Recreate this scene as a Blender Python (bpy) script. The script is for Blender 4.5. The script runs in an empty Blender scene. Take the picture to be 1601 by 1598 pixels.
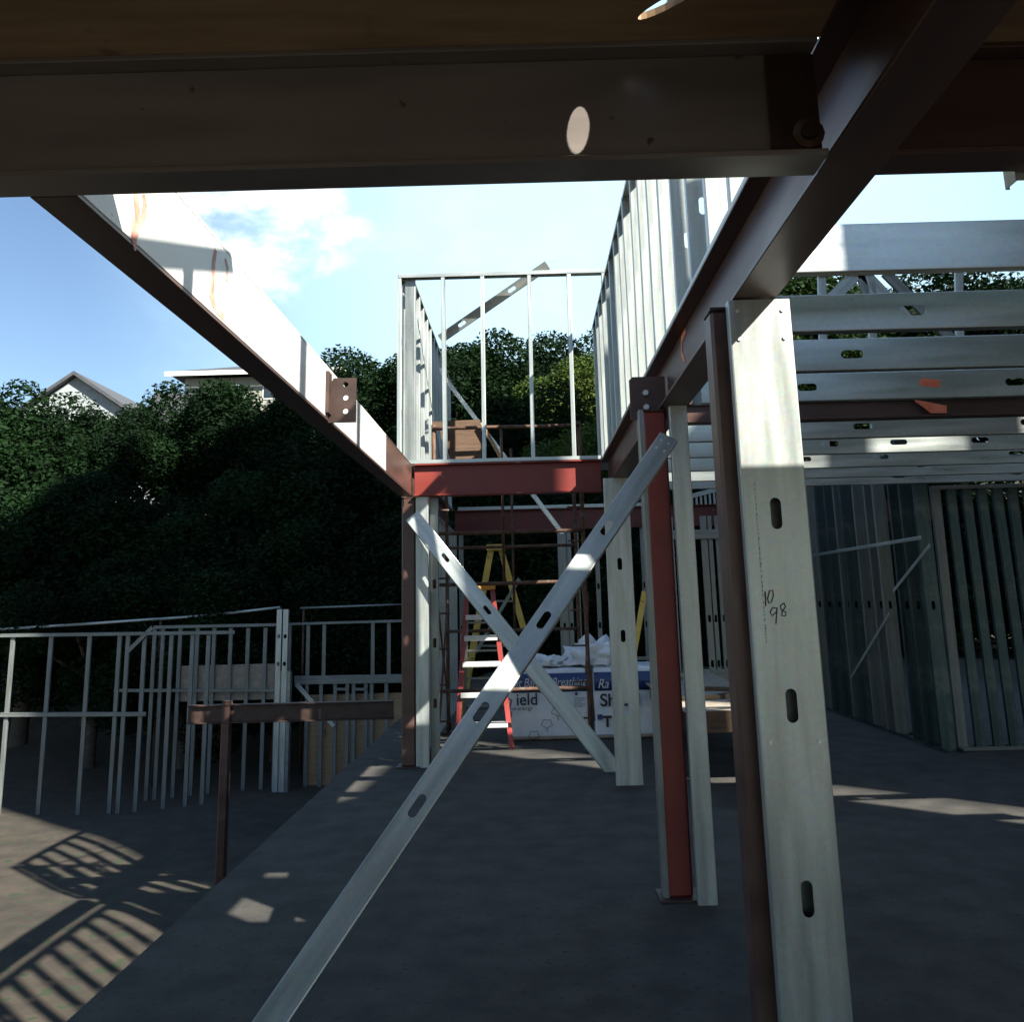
import bpy, bmesh, math, random
import numpy as np
from mathutils import Vector, Matrix, noise
from mathutils.geometry import tessellate_polygon
R = math.radians
random.seed(7)
S = bpy.context.scene
COL = S.collection

# ------------------------------------------------------------ camera
FPX, CX, CY = 1400., 813.5, 657.
PITCH, YAW, ROLL = 0.199627, -0.004435, 0.025307
fwd = Vector((math.sin(YAW)*math.cos(PITCH), math.cos(YAW)*math.cos(PITCH), math.sin(PITCH)))
rt = Vector((math.cos(YAW), -math.sin(YAW), 0)); up = rt.cross(fwd)
rt, up = rt*math.cos(ROLL)-up*math.sin(ROLL), up*math.cos(ROLL)+rt*math.sin(ROLL)
cd = bpy.data.cameras.new('camera'); cam = bpy.data.objects.new('camera', cd); COL.objects.link(cam)
cam.matrix_world = Matrix((rt, up, -fwd)).transposed().to_4x4()
cd.sensor_width = 36; cd.lens = 36*FPX/1601
cd.shift_x = (800.5-CX)/1601; cd.shift_y = -(799-CY)/1601
cd.clip_start = .05; cd.clip_end = 2000
S.camera = cam

def at(px, py, X=None, Y=None, Z=None):          # photograph direction meets a real plane
    d = fwd + rt*((px-CX)/FPX) - up*((py-CY)/FPX)
    t = X/d.x if X is not None else Y/d.y if Y is not None else Z/d.z
    return d*t

# ------------------------------------------------------------ sky and sun
SUN_EL = R(37.5); SUN_AZ = math.atan2(.74, -.67)     # azimuth from +Y towards +X
sdir = Vector((math.sin(SUN_AZ)*math.cos(SUN_EL), math.cos(SUN_AZ)*math.cos(SUN_EL), math.sin(SUN_EL)))
sl = bpy.data.lights.new('sun', 'SUN'); sl.energy = 5.0; sl.angle = R(.53); sl.color = (1, .955, .87)
so = bpy.data.objects.new('sun', sl); COL.objects.link(so)
so.rotation_euler = sdir.to_track_quat('Z', 'Y').to_euler()
W = bpy.data.worlds.new("World"); S.world = W; W.use_nodes = True
nt = W.node_tree; nt.nodes.clear(); N = nt.nodes.new; LK = nt.links.new
out = N('ShaderNodeOutputWorld'); bg = N('ShaderNodeBackground'); LK(bg.outputs[0], out.inputs[0])
sky = N('ShaderNodeTexSky'); sky.sky_type = 'NISHITA'; sky.sun_disc = False
sky.sun_elevation = SUN_EL; sky.sun_rotation = SUN_AZ
sky.air_density = 1.15; sky.dust_density = .4; sky.ozone_density = 3.5; sky.altitude = 50
bg.inputs['Strength'].default_value = .05
tc = N('ShaderNodeTexCoord')
def wmath(op, a, b=None, c=None, clamp=False):
    n = N('ShaderNodeMath'); n.operation = op; n.use_clamp = clamp
    for i, v in enumerate((a, b, c)):
        if v is None: continue
        if isinstance(v, (int, float)): n.inputs[i].default_value = v
        else: LK(v, n.inputs[i])
    return n.outputs[0]
def wdot(d):
    n = N('ShaderNodeVectorMath'); n.operation = 'DOT_PRODUCT'; LK(tc.outputs['Generated'], n.inputs[0]); n.inputs[1].default_value = d
    return n.outputs['Value']
def smooth(v, lo, hi):
    n = N('ShaderNodeMapRange'); n.interpolation_type = 'SMOOTHSTEP'; LK(v, n.inputs['Value'])
    n.inputs['From Min'].default_value = lo; n.inputs['From Max'].default_value = hi
    return n.outputs['Result']
# cloud bank, upper left, and a thin white veil high to the right
cdir = at(395, 290, Y=10).normalized(); vdir = at(1040, 380, Y=10).normalized()
mp = N('ShaderNodeMapping'); LK(tc.outputs['Generated'], mp.inputs[0]); mp.inputs['Scale'].default_value = (1, 1, 1.5)
nz = N('ShaderNodeTexNoise'); LK(mp.outputs[0], nz.inputs['Vector']); nz.inputs['Scale'].default_value = 7; nz.inputs['Detail'].default_value = 9; nz.inputs['Roughness'].default_value = .6; nz.inputs['Distortion'].default_value = .25
bank = smooth(wdot(cdir), math.cos(R(8)), math.cos(R(1.0)))
cl = smooth(wmath('ADD', nz.outputs[0], wmath('MULTIPLY', bank, .19)), .57, .80)
cl = wmath('MULTIPLY', cl, smooth(wdot(cdir), math.cos(R(9)), math.cos(R(4))))
veil = wmath('MULTIPLY', smooth(wdot(vdir), math.cos(R(36)), math.cos(R(3))), .92)
veil2 = wmath('MULTIPLY', smooth(nz.outputs[0], .5, .75), .12)
fac = wmath('ADD', veil, veil2, clamp=True)
mx = N('ShaderNodeMix'); mx.data_type = 'RGBA'; LK(fac, mx.inputs['Factor']); LK(sky.outputs[0], mx.inputs['A'])
mx.inputs['B'].default_value = (5.4, 7.9, 9.6, 1)
m2 = N('ShaderNodeMix'); m2.data_type = 'RGBA'; LK(cl, m2.inputs['Factor']); LK(mx.outputs['Result'], m2.inputs['A']); m2.inputs['B'].default_value = (10.5, 11.2, 11.6, 1)
LK(m2.outputs['Result'], bg.inputs['Color'])
S.view_settings.view_transform = 'Standard'; S.view_settings.look = 'None'
S.view_settings.exposure = 1.72; S.view_settings.gamma = 1
S.view_settings.use_curve_mapping = False

# ------------------------------------------------------------ materials
def mat(name, c1, c2=None, rough=.5, metal=0., scale=6., stretch=(1, 1, 1), bump=.0, rr=.0, spec=.5, thr=(.35, .65), spots=None, trans=0):
    m = bpy.data.materials.new(name); m.use_nodes = True; t = m.node_tree; b = t.nodes['Principled BSDF']
    b.inputs['Metallic'].default_value = metal; b.inputs['Roughness'].default_value = rough
    b.inputs['Specular IOR Level'].default_value = spec
    co = t.nodes.new('ShaderNodeTexCoord'); mpn = t.nodes.new('ShaderNodeMapping'); mpn.inputs['Scale'].default_value = stretch
    t.links.new(co.outputs['Object'], mpn.inputs[0])
    n = t.nodes.new('ShaderNodeTexNoise'); n.inputs['Scale'].default_value = scale; n.inputs['Detail'].default_value = 6
    t.links.new(mpn.outputs[0], n.inputs['Vector'])
    r = t.nodes.new('ShaderNodeValToRGB'); r.color_ramp.elements[0].position, r.color_ramp.elements[1].position = thr
    r.color_ramp.elements[0].color = (*c1, 1); r.color_ramp.elements[1].color = (*(c2 or c1), 1)
    t.links.new(n.outputs[0], r.inputs[0]); col = r.outputs[0]
    if spots:
        n2 = t.nodes.new('ShaderNodeTexNoise'); n2.inputs['Scale'].default_value = spots[0]; n2.inputs['Detail'].default_value = 8
        t.links.new(co.outputs['Object'], n2.inputs['Vector'])
        r2 = t.nodes.new('ShaderNodeMapRange'); r2.inputs['From Min'].default_value = spots[1]; r2.inputs['From Max'].default_value = spots[1]+.06
        t.links.new(n2.outputs[0], r2.inputs['Value'])
        mm = t.nodes.new('ShaderNodeMix'); mm.data_type = 'RGBA'; t.links.new(r2.outputs[0], mm.inputs['Factor'])
        t.links.new(col, mm.inputs['A']); mm.inputs['B'].default_value = (*spots[2], 1); col = mm.outputs['Result']
    t.links.new(col, b.inputs['Base Color'])
    if rr:
        q = t.nodes.new('ShaderNodeMapRange'); q.inputs['To Min'].default_value = rough-rr; q.inputs['To Max'].default_value = rough+rr
        q.inputs['From Min'].default_value = .3; q.inputs['From Max'].default_value = .7
        t.links.new(n.outputs[0], q.inputs['Value']); t.links.new(q.outputs[0], b.inputs['Roughness'])
    if bump:
        bp = t.nodes.new('ShaderNodeBump'); bp.inputs['Strength'].default_value = bump; bp.inputs['Distance'].default_value = .01
        t.links.new(n.outputs[0], bp.inputs['Height']); t.links.new(bp.outputs[0], b.inputs['Normal'])
    return m
def galv(name, a=.38, b=.54, rough=.36, metal=.5):
    m = mat(name, (a*.93, a*1.02, a*.96), (b*.94, b*1.02, b*.96), rough, metal, 5, (.3, 3, 3), .04, .06)
    t = m.node_tree; bs = t.nodes['Principled BSDF']
    co = t.nodes.new('ShaderNodeTexCoord'); v = t.nodes.new('ShaderNodeTexVoronoi'); v.inputs['Scale'].default_value = 70
    t.links.new(co.outputs['Object'], v.inputs['Vector'])
    src = bs.inputs['Base Color'].links[0].from_socket
    mm = t.nodes.new('ShaderNodeMix'); mm.data_type = 'RGBA'; mm.blend_type = 'MULTIPLY'; mm.inputs['Factor'].default_value = .12
    t.links.new(src, mm.inputs['A']); t.links.new(v.outputs['Color'], mm.inputs['B'])
    # faint grime film
    n2 = t.nodes.new('ShaderNodeTexNoise'); n2.inputs['Scale'].default_value = 2.3; n2.inputs['Detail'].default_value = 10; n2.inputs['Roughness'].default_value = .7
    t.links.new(co.outputs['Object'], n2.inputs['Vector'])
    r2 = t.nodes.new('ShaderNodeMapRange'); r2.inputs['From Min'].default_value = .5; r2.inputs['From Max'].default_value = .72; r2.inputs['To Max'].default_value = .28
    t.links.new(n2.outputs[0], r2.inputs['Value'])
    m3 = t.nodes.new('ShaderNodeMix'); m3.data_type = 'RGBA'; t.links.new(r2.outputs[0], m3.inputs['Factor'])
    t.links.new(mm.outputs['Result'], m3.inputs['A']); m3.inputs['B'].default_value = (.36, .38, .34, 1)
    t.links.new(m3.outputs['Result'], bs.inputs['Base Color'])
    return m
GALV = galv('galvanised_steel'); GALVD = galv('weathered_galvanised', .20, .30, .42, .6)
GALVK = galv('shaded_galvanised_dark', .06, .105, .42, .6)  # darker copy for the right bay walls, their shade put into the colour
GALVQ = galv('shaded_galvanised', .15, .22, .5, .5)  # dimmer copy with the shade of the lower left framing in its colour
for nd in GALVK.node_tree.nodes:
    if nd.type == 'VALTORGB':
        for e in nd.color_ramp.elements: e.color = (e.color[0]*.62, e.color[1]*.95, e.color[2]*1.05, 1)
GALVJ = galv('mill_galvanised', .42, .56, .33, .7)
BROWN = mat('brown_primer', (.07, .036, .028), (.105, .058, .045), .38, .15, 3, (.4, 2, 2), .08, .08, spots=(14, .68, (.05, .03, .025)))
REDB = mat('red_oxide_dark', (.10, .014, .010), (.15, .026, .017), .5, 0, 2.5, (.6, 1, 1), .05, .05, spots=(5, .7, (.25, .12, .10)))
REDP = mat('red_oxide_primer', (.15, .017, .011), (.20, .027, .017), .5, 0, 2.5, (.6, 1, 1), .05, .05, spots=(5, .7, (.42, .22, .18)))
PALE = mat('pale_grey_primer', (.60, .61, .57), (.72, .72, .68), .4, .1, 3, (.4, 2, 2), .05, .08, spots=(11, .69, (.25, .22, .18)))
RUST = mat('rusty_pipe', (.07, .038, .022), (.13, .07, .042), .75, .2, 18, (1, 1, 1), .3, 0, spots=(9, .6, (.12, .11, .1)))
TAN = mat('tan_brown_primer', (.16, .138, .122), (.225, .195, .172), .36, .2, 3, (.4, 2, 2), .08, .08, spots=(16, .69, (.07, .045, .035)))
DARKST = mat('dark_steel_plate', (.04, .024, .019), (.065, .038, .03), .5, .3, 8, bump=.1)
PLY = mat('plywood', (.30, .19, .10), (.40, .27, .15), .75, 0, 3, (1, 7, 7), .1, 0, spots=(4, .66, (.2, .13, .08)))
OSB = mat('grey_sheet', (.24, .20, .15), (.34, .29, .22), .85, 0, 9, bump=.1)
TIMBER = mat('scaffold_board', (.07, .04, .022), (.12, .068, .038), .8, 0, 5, (1, 8, 8), .2)
CONC = mat('concrete', (.024, .023, .019), (.05, .046, .038), .9, 0, 4.5, bump=.5, spots=(26, .6, (.022, .019, .015)))
EARTH = mat('earth', (.025, .02, .013), (.05, .038, .025), .95, 0, 2.5, bump=.8, spots=(5, .56, (.02, .03, .012)))
YEL = mat('yellow_fibreglass', (.60, .42, .08), (.72, .52, .12), .45, 0, 6, spots=(12, .66, (.30, .2, .06)))
REDF = mat('red_fibreglass', (.26, .035, .03), (.34, .055, .045), .4, 0, 6, spots=(14, .68, (.25, .08, .07)))
ORNG = mat('orange_cap', (.75, .28, .03), (.8, .33, .04), .5)
ALU = mat('ladder_aluminium', (.62, .63, .6), (.74, .74, .70), .45, .4, 8)
WRAP = mat('white_plastic_wrap', (.64, .70, .76), (.78, .82, .84), .25, 0, 5, bump=.5)
BLUE = mat('blue_print', (.02, .05, .16), (.025, .06, .19), .35)
BLACK = mat('black_ink', (.015, .015, .02), None, .5)
WHITEINK = mat('white_ink', (.6, .65, .68), None, .5)
SPRAY = mat('orange_spray_paint', (.75, .15, .06), (.85, .24, .12), .6, 0, 20)
SALM = mat('faded_red_spray', (.72, .20, .12), (.55, .42, .35), .6, 0, 14)
BARK = mat('bark', (.06, .045, .03), (.1, .08, .06), .95, 0, 8, bump=.5)
HWALL = mat('cream_render', (.24, .24, .20), (.3, .3, .25), .9, 0, 3)
HWHITE = mat('white_render', (.26, .29, .29), (.32, .35, .35), .9, 0, 3)
ROOF = mat('slate_roof', (.045, .05, .055), (.07, .07, .075), .7, 0, 6, (1, 6, 1))
FASC = mat('white_fascia', (.7, .7, .66), None, .6)
GLASS = mat('window_glass', (.02, .03, .035), None, .08)
def leafmat(name, c1, c2):
    m = mat(name, c1, c2, .7, 0, .9, thr=(.38, .62), spec=.12)
    t = m.node_tree; b = t.nodes['Principled BSDF']
    tr = t.nodes.new('ShaderNodeBsdfTranslucent'); ad = t.nodes.new('ShaderNodeMixShader'); ad.inputs[0].default_value = .25
    t.links.new(b.inputs['Base Color'].links[0].from_socket, tr.inputs[0])
    t.links.new(b.outputs[0], ad.inputs[1]); t.links.new(tr.outputs[0], ad.inputs[2])
    t.links.new(ad.outputs[0], t.nodes['Material Output'].inputs[0]); return m
LEAF = [leafmat('foliage_shaded', (.0035, .012, .0035), (.009, .027, .007)), leafmat('foliage_mid', (.008, .021, .005), (.020, .044, .010)), leafmat('foliage_sunlit', (.03, .06, .012), (.07, .105, .022))]  # dark and bright copies put shade and sunlight into the leaf colour

# ------------------------------------------------------------ object helpers
def thing(name, label, cat, loc=(0, 0, 0), group=None):
    o = bpy.data.objects.new(name, None); COL.objects.link(o); o.location = loc; o.empty_display_size = .2
    o['label'] = label; o['category'] = cat
    if group: o['group'] = group
    return o
def tag(o, label, cat, group=None):
    o['label'] = label; o['category'] = cat
    if group: o['group'] = group
    return o
def root_loc(p):
    v = Vector((0, 0, 0))
    while p: v += p.location; p = p.parent
    return v
def link(name, me, m, parent=None, M=None, solid=0, off=-1):
    if m and not me.materials: me.materials.append(m)
    o = bpy.data.objects.new(name, me); COL.objects.link(o)
    M = M or Matrix.Identity(4)
    if parent:
        o.parent = parent
        # all ancestors are unrotated: the world matrix of the parent is a pure translation unless it is a mesh part
        pm = parent.get('_pm'); 
        W0 = Matrix([pm[i*4:i*4+4] for i in range(4)]) if pm else Matrix.Translation(parent.location)
        o.matrix_local = W0.inverted() @ M
    else: o.matrix_local = M
    o['_pm'] = [v for row in M for v in row]
    if solid:
        s = o.modifiers.new('thickness', 'SOLIDIFY'); s.thickness = solid; s.offset = off
    return o
def mesh_from(bm, name):
    me = bpy.data.meshes.new(name); bm.normal_update(); bm.to_mesh(me); bm.free(); return me
def bbox(bm, mn, mx, bevel=0):
    r = bmesh.ops.create_cube(bm, size=1); vs = r['verts']
    mn, mx = Vector(mn), Vector(mx)
    for v in vs: v.co = Vector([(mn[i]+mx[i])/2+v.co[i]*(mx[i]-mn[i]) for i in range(3)])
    if bevel:
        es = list({e for v in vs for e in v.link_edges})
        bmesh.ops.bevel(bm, geom=es, offset=bevel, segments=1, affect='EDGES')
def box(name, mn, mx, m, parent=None, bevel=.003):
    bm = bmesh.new(); c = (Vector(mn)+Vector(mx))/2
    bbox(bm, Vector(mn)-c, Vector(mx)-c, bevel)
    return link(name, mesh_from(bm, name), m, parent, Matrix.Translation(c))
def frame(p0, p1, n):
    u = (Vector(p1)-Vector(p0)).normalized(); n = Vector(n); n = (n-u*n.dot(u)).normalized(); v = n.cross(u)
    M = Matrix((u, v, n)).transposed().to_4x4(); M.translation = Vector(p0); return M
def bar(name, p0, p1, w, d, m, parent=None, n=(0, -1, 0), bevel=.002):     # solid rectangular bar, face n
    L = (Vector(p1)-Vector(p0)).length; bm = bmesh.new(); bbox(bm, (0, -w/2, -d/2), (L, w/2, d/2), bevel)
    return link(name, mesh_from(bm, name), m, parent, frame(p0, p1, n))
def pipe(name, p0, p1, r, m, parent=None, r2=None, wob=0):
    p0, p1 = Vector(p0), Vector(p1); L = (p1-p0).length; M = frame(p0, p1, (0.13, -1, .21)); bm = bmesh.new()
    K = 12; n = max(1, int(L/.4)) if wob else 1; rings = []
    for i in range(n+1):
        t = i/n; rr = r+(((r2 or r)-r)*t); oy, oz = (random.uniform(-wob, wob), random.uniform(-wob, wob)) if 0 < i < n else (0, 0)
        rings.append([bm.verts.new((t*L, oy+rr*math.cos(a*math.tau/K), oz+rr*math.sin(a*math.tau/K))) for a in range(K)])
    for a, b in zip(rings, rings[1:]):
        for k in range(K): bm.faces.new((a[k], a[(k+1) % K], b[(k+1) % K], b[k])).smooth = True
    bm.faces.new(rings[0][::-1]); bm.faces.new(rings[-1])
    return link(name, mesh_from(bm, name), m, parent, M)
def obround(cx, cy, l, w, K=7):
    r = w/2; pts = []
    for s, a0 in ((1, -90), (-1, 90)):
        for i in range(K+1):
            a = R(a0+180*i/K); pts.append(Vector((cx+s*(l/2-r)+r*math.cos(a), cy+r*math.sin(a), 0)))
    return pts
CACHE = {}
def cmesh(L, w, fl, holes, lip=.012, r=.005):
    key = (round(L, 3), w, fl, tuple(holes), lip)
    if key in CACHE: return CACHE[key]
    bm = bmesh.new(); h = w/2-r
    outer = [Vector((0, -h, 0)), Vector((L, -h, 0)), Vector((L, h, 0)), Vector((0, h, 0))]
    loops = [outer]+[obround(*q) if len(q) == 4 else obround(*q[:4]) for q in holes]
    flat = [p for lp in loops for p in lp]; vs = [bm.verts.new(p) for p in flat]
    for tri in tessellate_polygon(loops):
        try: f = bm.faces.new([vs[i] for i in tri])
        except ValueError: continue
        f.normal_update()
        if f.normal.z < 0: f.normal_flip()
    prof = [(h, 0), (h+r*.7, -r*.3), (w/2, -r), (w/2, -fl)] + ([(w/2-lip, -fl)] if lip else [])
    for s in (1, -1):
        rows = [[bm.verts.new((x, s*y, z)) for x in (0, L)] for y, z in prof]
        for a, b in zip(rows, rows[1:]):
            q = (a[0], b[0], b[1], a[1]); f = bm.faces.new(q if s < 0 else q[::-1])
    bmesh.ops.remove_doubles(bm, verts=bm.verts, dist=1e-5)
    me = mesh_from(bm, 'c_section'); CACHE[key] = me; return me
def cmem(name, p0, p1, n, w, fl, m, parent=None, holes=(), hl=.1, hw=.038, lip=.012, t=.0025):
    """C section, its flat web facing n; holes = distances from p0 (or (s, length, width))."""
    L = (Vector(p1)-Vector(p0)).length
    hs = [(round(h, 3), 0, hl, hw) if isinstance(h, (int, float)) else (round(h[0], 3), 0, h[1], h[2]) for h in holes]
    me = cmesh(L, w, fl, hs, lip)
    key = (me.name, m.name)
    if me.materials and me.materials[0] != m:
        me = me.copy(); me.materials.clear()
    return link(name, me, m, parent, frame(p0, p1, n), solid=t)
def ibeam(label, p0, p1, zt, zb, width, m, tf=.016, tw=.014, web_x=0, webm=None, group=None, channel=None):
    """p0,p1: ends of the centre line (z ignored)."""
    p0, p1 = Vector((p0[0], p0[1], 0)), Vector((p1[0], p1[1], 0)); t = thing('steel_beam', label, 'beam', (p0.x, p0.y, zb), group)
    u = (p1-p0).normalized(); side = Vector((0, 0, 1)).cross(u); a, b = p0, p1
    def bb(nm, off, w, z0, z1, mm):
        A = a+side*off+Vector((0, 0, (z0+z1)/2)); B = b+side*off+Vector((0, 0, (z0+z1)/2))
        return bar(nm, A, B, z1-z0, w, mm, t, n=side, bevel=.003)
    if channel is None:
        bb('web', 0, tw, zb+tf, zt-tf, webm or m); bb('flange', 0, width, zb, zb+tf, m); bb('flange', 0, width, zt-tf, zt, m)
    else:       # channel: web flush on one side
        bb('web', channel*(width/2-tw/2), tw, zb+tf, zt-tf, webm or m)
        bb('flange', 0, width, zb, zb+tf, m); bb('flange', 0, width, zt-tf, zt, webm or m)
    return t
def plate(name, pts, holes, M, m, parent, t=.012):
    """flat plate from a 2D outline with round holes, thickness t"""
    bm = bmesh.new(); loops = [[Vector((x, y, 0)) for x, y in pts]]
    for (x, y, r) in holes: loops.append([Vector((x+r*math.cos(k*math.tau/16), y+r*math.sin(k*math.tau/16), 0)) for k in range(16)])
    vs = [bm.verts.new(p) for lp in loops for p in lp]
    for tri in tessellate_polygon(loops):
        f = bm.faces.new([vs[i] for i in tri]); f.normal_update()
        if f.normal.z < 0: f.normal_flip()
    return link(name, mesh_from(bm, name), m, parent, M, solid=t)

# ------------------------------------------------------------ ground and added hillside
def gz(x, y):
    b = -1.78
    if x < -1.8: b = -1.78-2.4*min(1, (-1.8-x)/1.5)*min(1, max(0, (y-3)/5))
    h = max(0, y-25)/32; h = min(1, h); h = h*h*(3-2*h)
    b2 = b+h*(9.5-b*.3)
    return b2+.25*noise.noise(Vector((x*.25, y*.25, 0)))*(1 if y > 16 or x < -2.5 or x > 9 else .06)
xs = np.concatenate([np.linspace(-400, -60, 12), np.linspace(-50, 60, 111), np.linspace(70, 400, 12)])
ys = np.concatenate([np.linspace(-300, -20, 12), np.linspace(-15, 70, 96), np.linspace(80, 700, 14)])
bm = bmesh.new(); g = [[bm.verts.new((x, y, gz(x, y))) for x in xs] for y in ys]
for j in range(len(ys)-1):
    for i in range(len(xs)-1): bm.faces.new((g[j][i], g[j][i+1], g[j+1][i+1], g[j+1][i])).smooth = True
link('ground', mesh_from(bm, 'ground'), EARTH)['kind'] = 'structure'
FZ = -1.6
# added steep hillside, unseen, on the sun's side of the site (right and behind the viewpoint): it keeps the low ground and the woods in shade
bm = bmesh.new(); rows = []
su = Vector((math.sin(SUN_AZ), math.cos(SUN_AZ), 0)); sv = Vector((-su.y, su.x, 0))
for i in range(41):
    s_ = i*1.15; base = Vector((9.3, 2.0, 0))+sv*s_
    H = (34+10*min(1, s_/5))*(1 if s_ < 18 else max(.0, 1-(s_-18)/6.))+2.2*noise.noise(Vector((s_*.5, 0, 3)))
    row = []
    for j, (dd, hh) in enumerate(((0, -.06), (1.5, .3), (3.5, .62), (5.5, .86), (8, 1), (14, 1.04), (40, .9), (90, .3), (140, -.1))):
        p = base+su*(dd+.8*noise.noise(Vector((s_*.7, j*2.1, 0)))); row.append(bm.verts.new((p.x, p.y, -2+max(hh*H, -1.5)+(.5*noise.noise(Vector((s_, j*3., 5))) if 0 < j < 8 else 0))))
    rows.append(row)
for a, b in zip(rows, rows[1:]):
    for j in range(len(a)-1): bm.faces.new((a[j], a[j+1], b[j+1], b[j])).smooth = True
bmesh.ops.recalc_face_normals(bm, faces=bm.faces)
link('shade_hill', mesh_from(bm, 'shade_hill'), EARTH)['kind'] = 'structure'
sl_ = box('floor_slab', (-1.9, -4, -2.6), (7.5, 16, FZ), CONC, bevel=.01); sl_['kind'] = 'structure'

# ------------------------------------------------------------ main steel frame
ZB, ZT = 1.11, 1.45
nb = ibeam('dim brown steel beam crossing the whole top of the picture with a small sunlit oval', (-3.6, 2.19), (.803, 2.19), ZT, ZB, .125, TAN)
bar('end_plate', (.735, 2.170, ZB+.03), (.735, 2.170, ZT-.03), .13, .012, DARKST, nb)
bc = at(1264, 208, Y=2.16)
wsh = pipe('washer', (bc.x, 2.163, bc.z), (bc.x, 2.155, bc.z), .042, RUST, nb); pipe('bolt', (bc.x, 2.1549, bc.z), (bc.x, 2.132, bc.z), .022, DARKST, wsh)
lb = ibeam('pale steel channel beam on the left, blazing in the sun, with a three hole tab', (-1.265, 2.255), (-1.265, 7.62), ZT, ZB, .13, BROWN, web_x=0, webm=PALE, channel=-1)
ibeam('shaded far end of the left channel beam, its shade given as brown colour', (-1.265, 7.63), (-1.265, 9.34), ZT, ZB, .13, BROWN, channel=-1)  # left beam continued; brown colour stands in for the shade there
rb = ibeam('long brown steel beam running away above the tall right column, stud wall on top', (.89, -2.5), (.89, 9.5), ZT, ZB, .165, BROWN)
ibeam('dark steel beam end in the top right corner of the frame', (.98, 2.24), (6, 2.24), ZT, ZB+.02, .125, BROWN)
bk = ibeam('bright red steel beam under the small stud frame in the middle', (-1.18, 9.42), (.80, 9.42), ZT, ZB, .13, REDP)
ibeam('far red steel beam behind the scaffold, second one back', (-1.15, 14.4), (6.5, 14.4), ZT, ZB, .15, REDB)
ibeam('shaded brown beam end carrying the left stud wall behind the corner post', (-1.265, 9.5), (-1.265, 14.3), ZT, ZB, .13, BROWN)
ibeam('brown steel beam crossing between the ceiling joists behind the tall column', (.99, 5.78), (6.3, 5.78), 1.25, 1.113, .10, BROWN)

# shear tabs (welded plates with bolt holes)
def tab(x, y, z0, z1, side, holes, parent, w=.13, lab=None):
    # plate in the plane Y = y, sticking out from the web at x towards 'side'
    M = Matrix(((1, 0, 0, x), (0, 0, -1, y), (0, 1, 0, z0), (0, 0, 0, 1)))
    h = z1-z0; c = .05
    pts = [(0, 0), (side*w, .0), (side*w, h), (side*.03, h), (0, h-.05)]
    if side < 0: pts = pts[::-1]
    o = plate('shear_tab', pts, [(side*w*.62, hz, .017) for hz in holes], M, DARKST, parent, .012)
    return o
yt = 5.36
tab(-1.2, yt, ZB-.01, ZB+.27, 1, (.07, .155, .24), lb, .17)
bar('tab_flange', (-1.19, yt-.09, ZB+.165), (-1.19, yt+.0, ZB+.165), .26, .02, DARKST, lb, n=(1, 0, 0))
tr_ = plate('shear_tab', [(-.15, 0), (.07, 0), (.07, .27), (-.13, .27), (-.15, .25)], [], Matrix(((1, 0, 0, .80), (0, 0, -1, 5.35), (0, 1, 0, ZB-.045), (0, 0, 0, 1))), BROWN, rb, .012)
for hz_ in (.075, .165): pipe('bolt', (.745, 5.351, ZB-.045+hz_), (.745, 5.322, ZB-.045+hz_), .017, ALU, rb)

# red survey marks sprayed on the beams
def ribbon(name, pts, w, m, parent, n, off=.0015):
    bm = bmesh.new(); n = Vector(n).normalized(); pts = [Vector(p) for p in pts]; L = []
    for i, p in enumerate(pts):
        d = (pts[min(i+1, len(pts)-1)]-pts[max(i-1, 0)]).normalized(); s = n.cross(d).normalized()
        ww = (w[i] if isinstance(w, (list, tuple)) else w)/2
        L.append((bm.verts.new(p+s*ww+n*off), bm.verts.new(p-s*ww+n*off)))
    for a, b in zip(L, L[1:]):
        f = bm.faces.new((a[0], b[0], b[1], a[1])); f.normal_update()
        if f.normal.dot(n) < 0: f.normal_flip()
    return link(name, mesh_from(bm, name), m, parent)
def onX(px, X): return [tuple(at(x, y, X=X)) for x, y in px]
def onY(px, Y): return [tuple(at(x, y, Y=Y)) for x, y in px]
XF = -1.2
ribbon('paint_mark', onX([(212, 300), (214, 325), (216, 345), (211, 358), (209, 375), (211, 392)], XF), [.03, .04, .05, .055, .035, .015], SALM, lb, (1, 0, 0))
ribbon('paint_mark', onX([(224, 303), (226, 320), (224, 338), (217, 352)], XF), [.02, .03, .03, .02], SALM, lb, (1, 0, 0), .0022)
ribbon('paint_mark', onX([(337, 390), (334, 410), (333, 440), (330, 462), (336, 480), (350, 497)], XF), [.025, .03, .035, .05, .035, .03], SALM, lb, (1, 0, 0))
ribbon('paint_mark', onX([(352, 405), (356, 420), (354, 440)], XF), .022, SALM, lb, (1, 0, 0))
ribbon('paint_mark', [tuple(p) for p in onX([(1072, 516), (1066, 530), (1066, 552), (1071, 566)], .882)], [.03, .04, .04, .02], SPRAY, rb, (-1, 0, 0))

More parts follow.
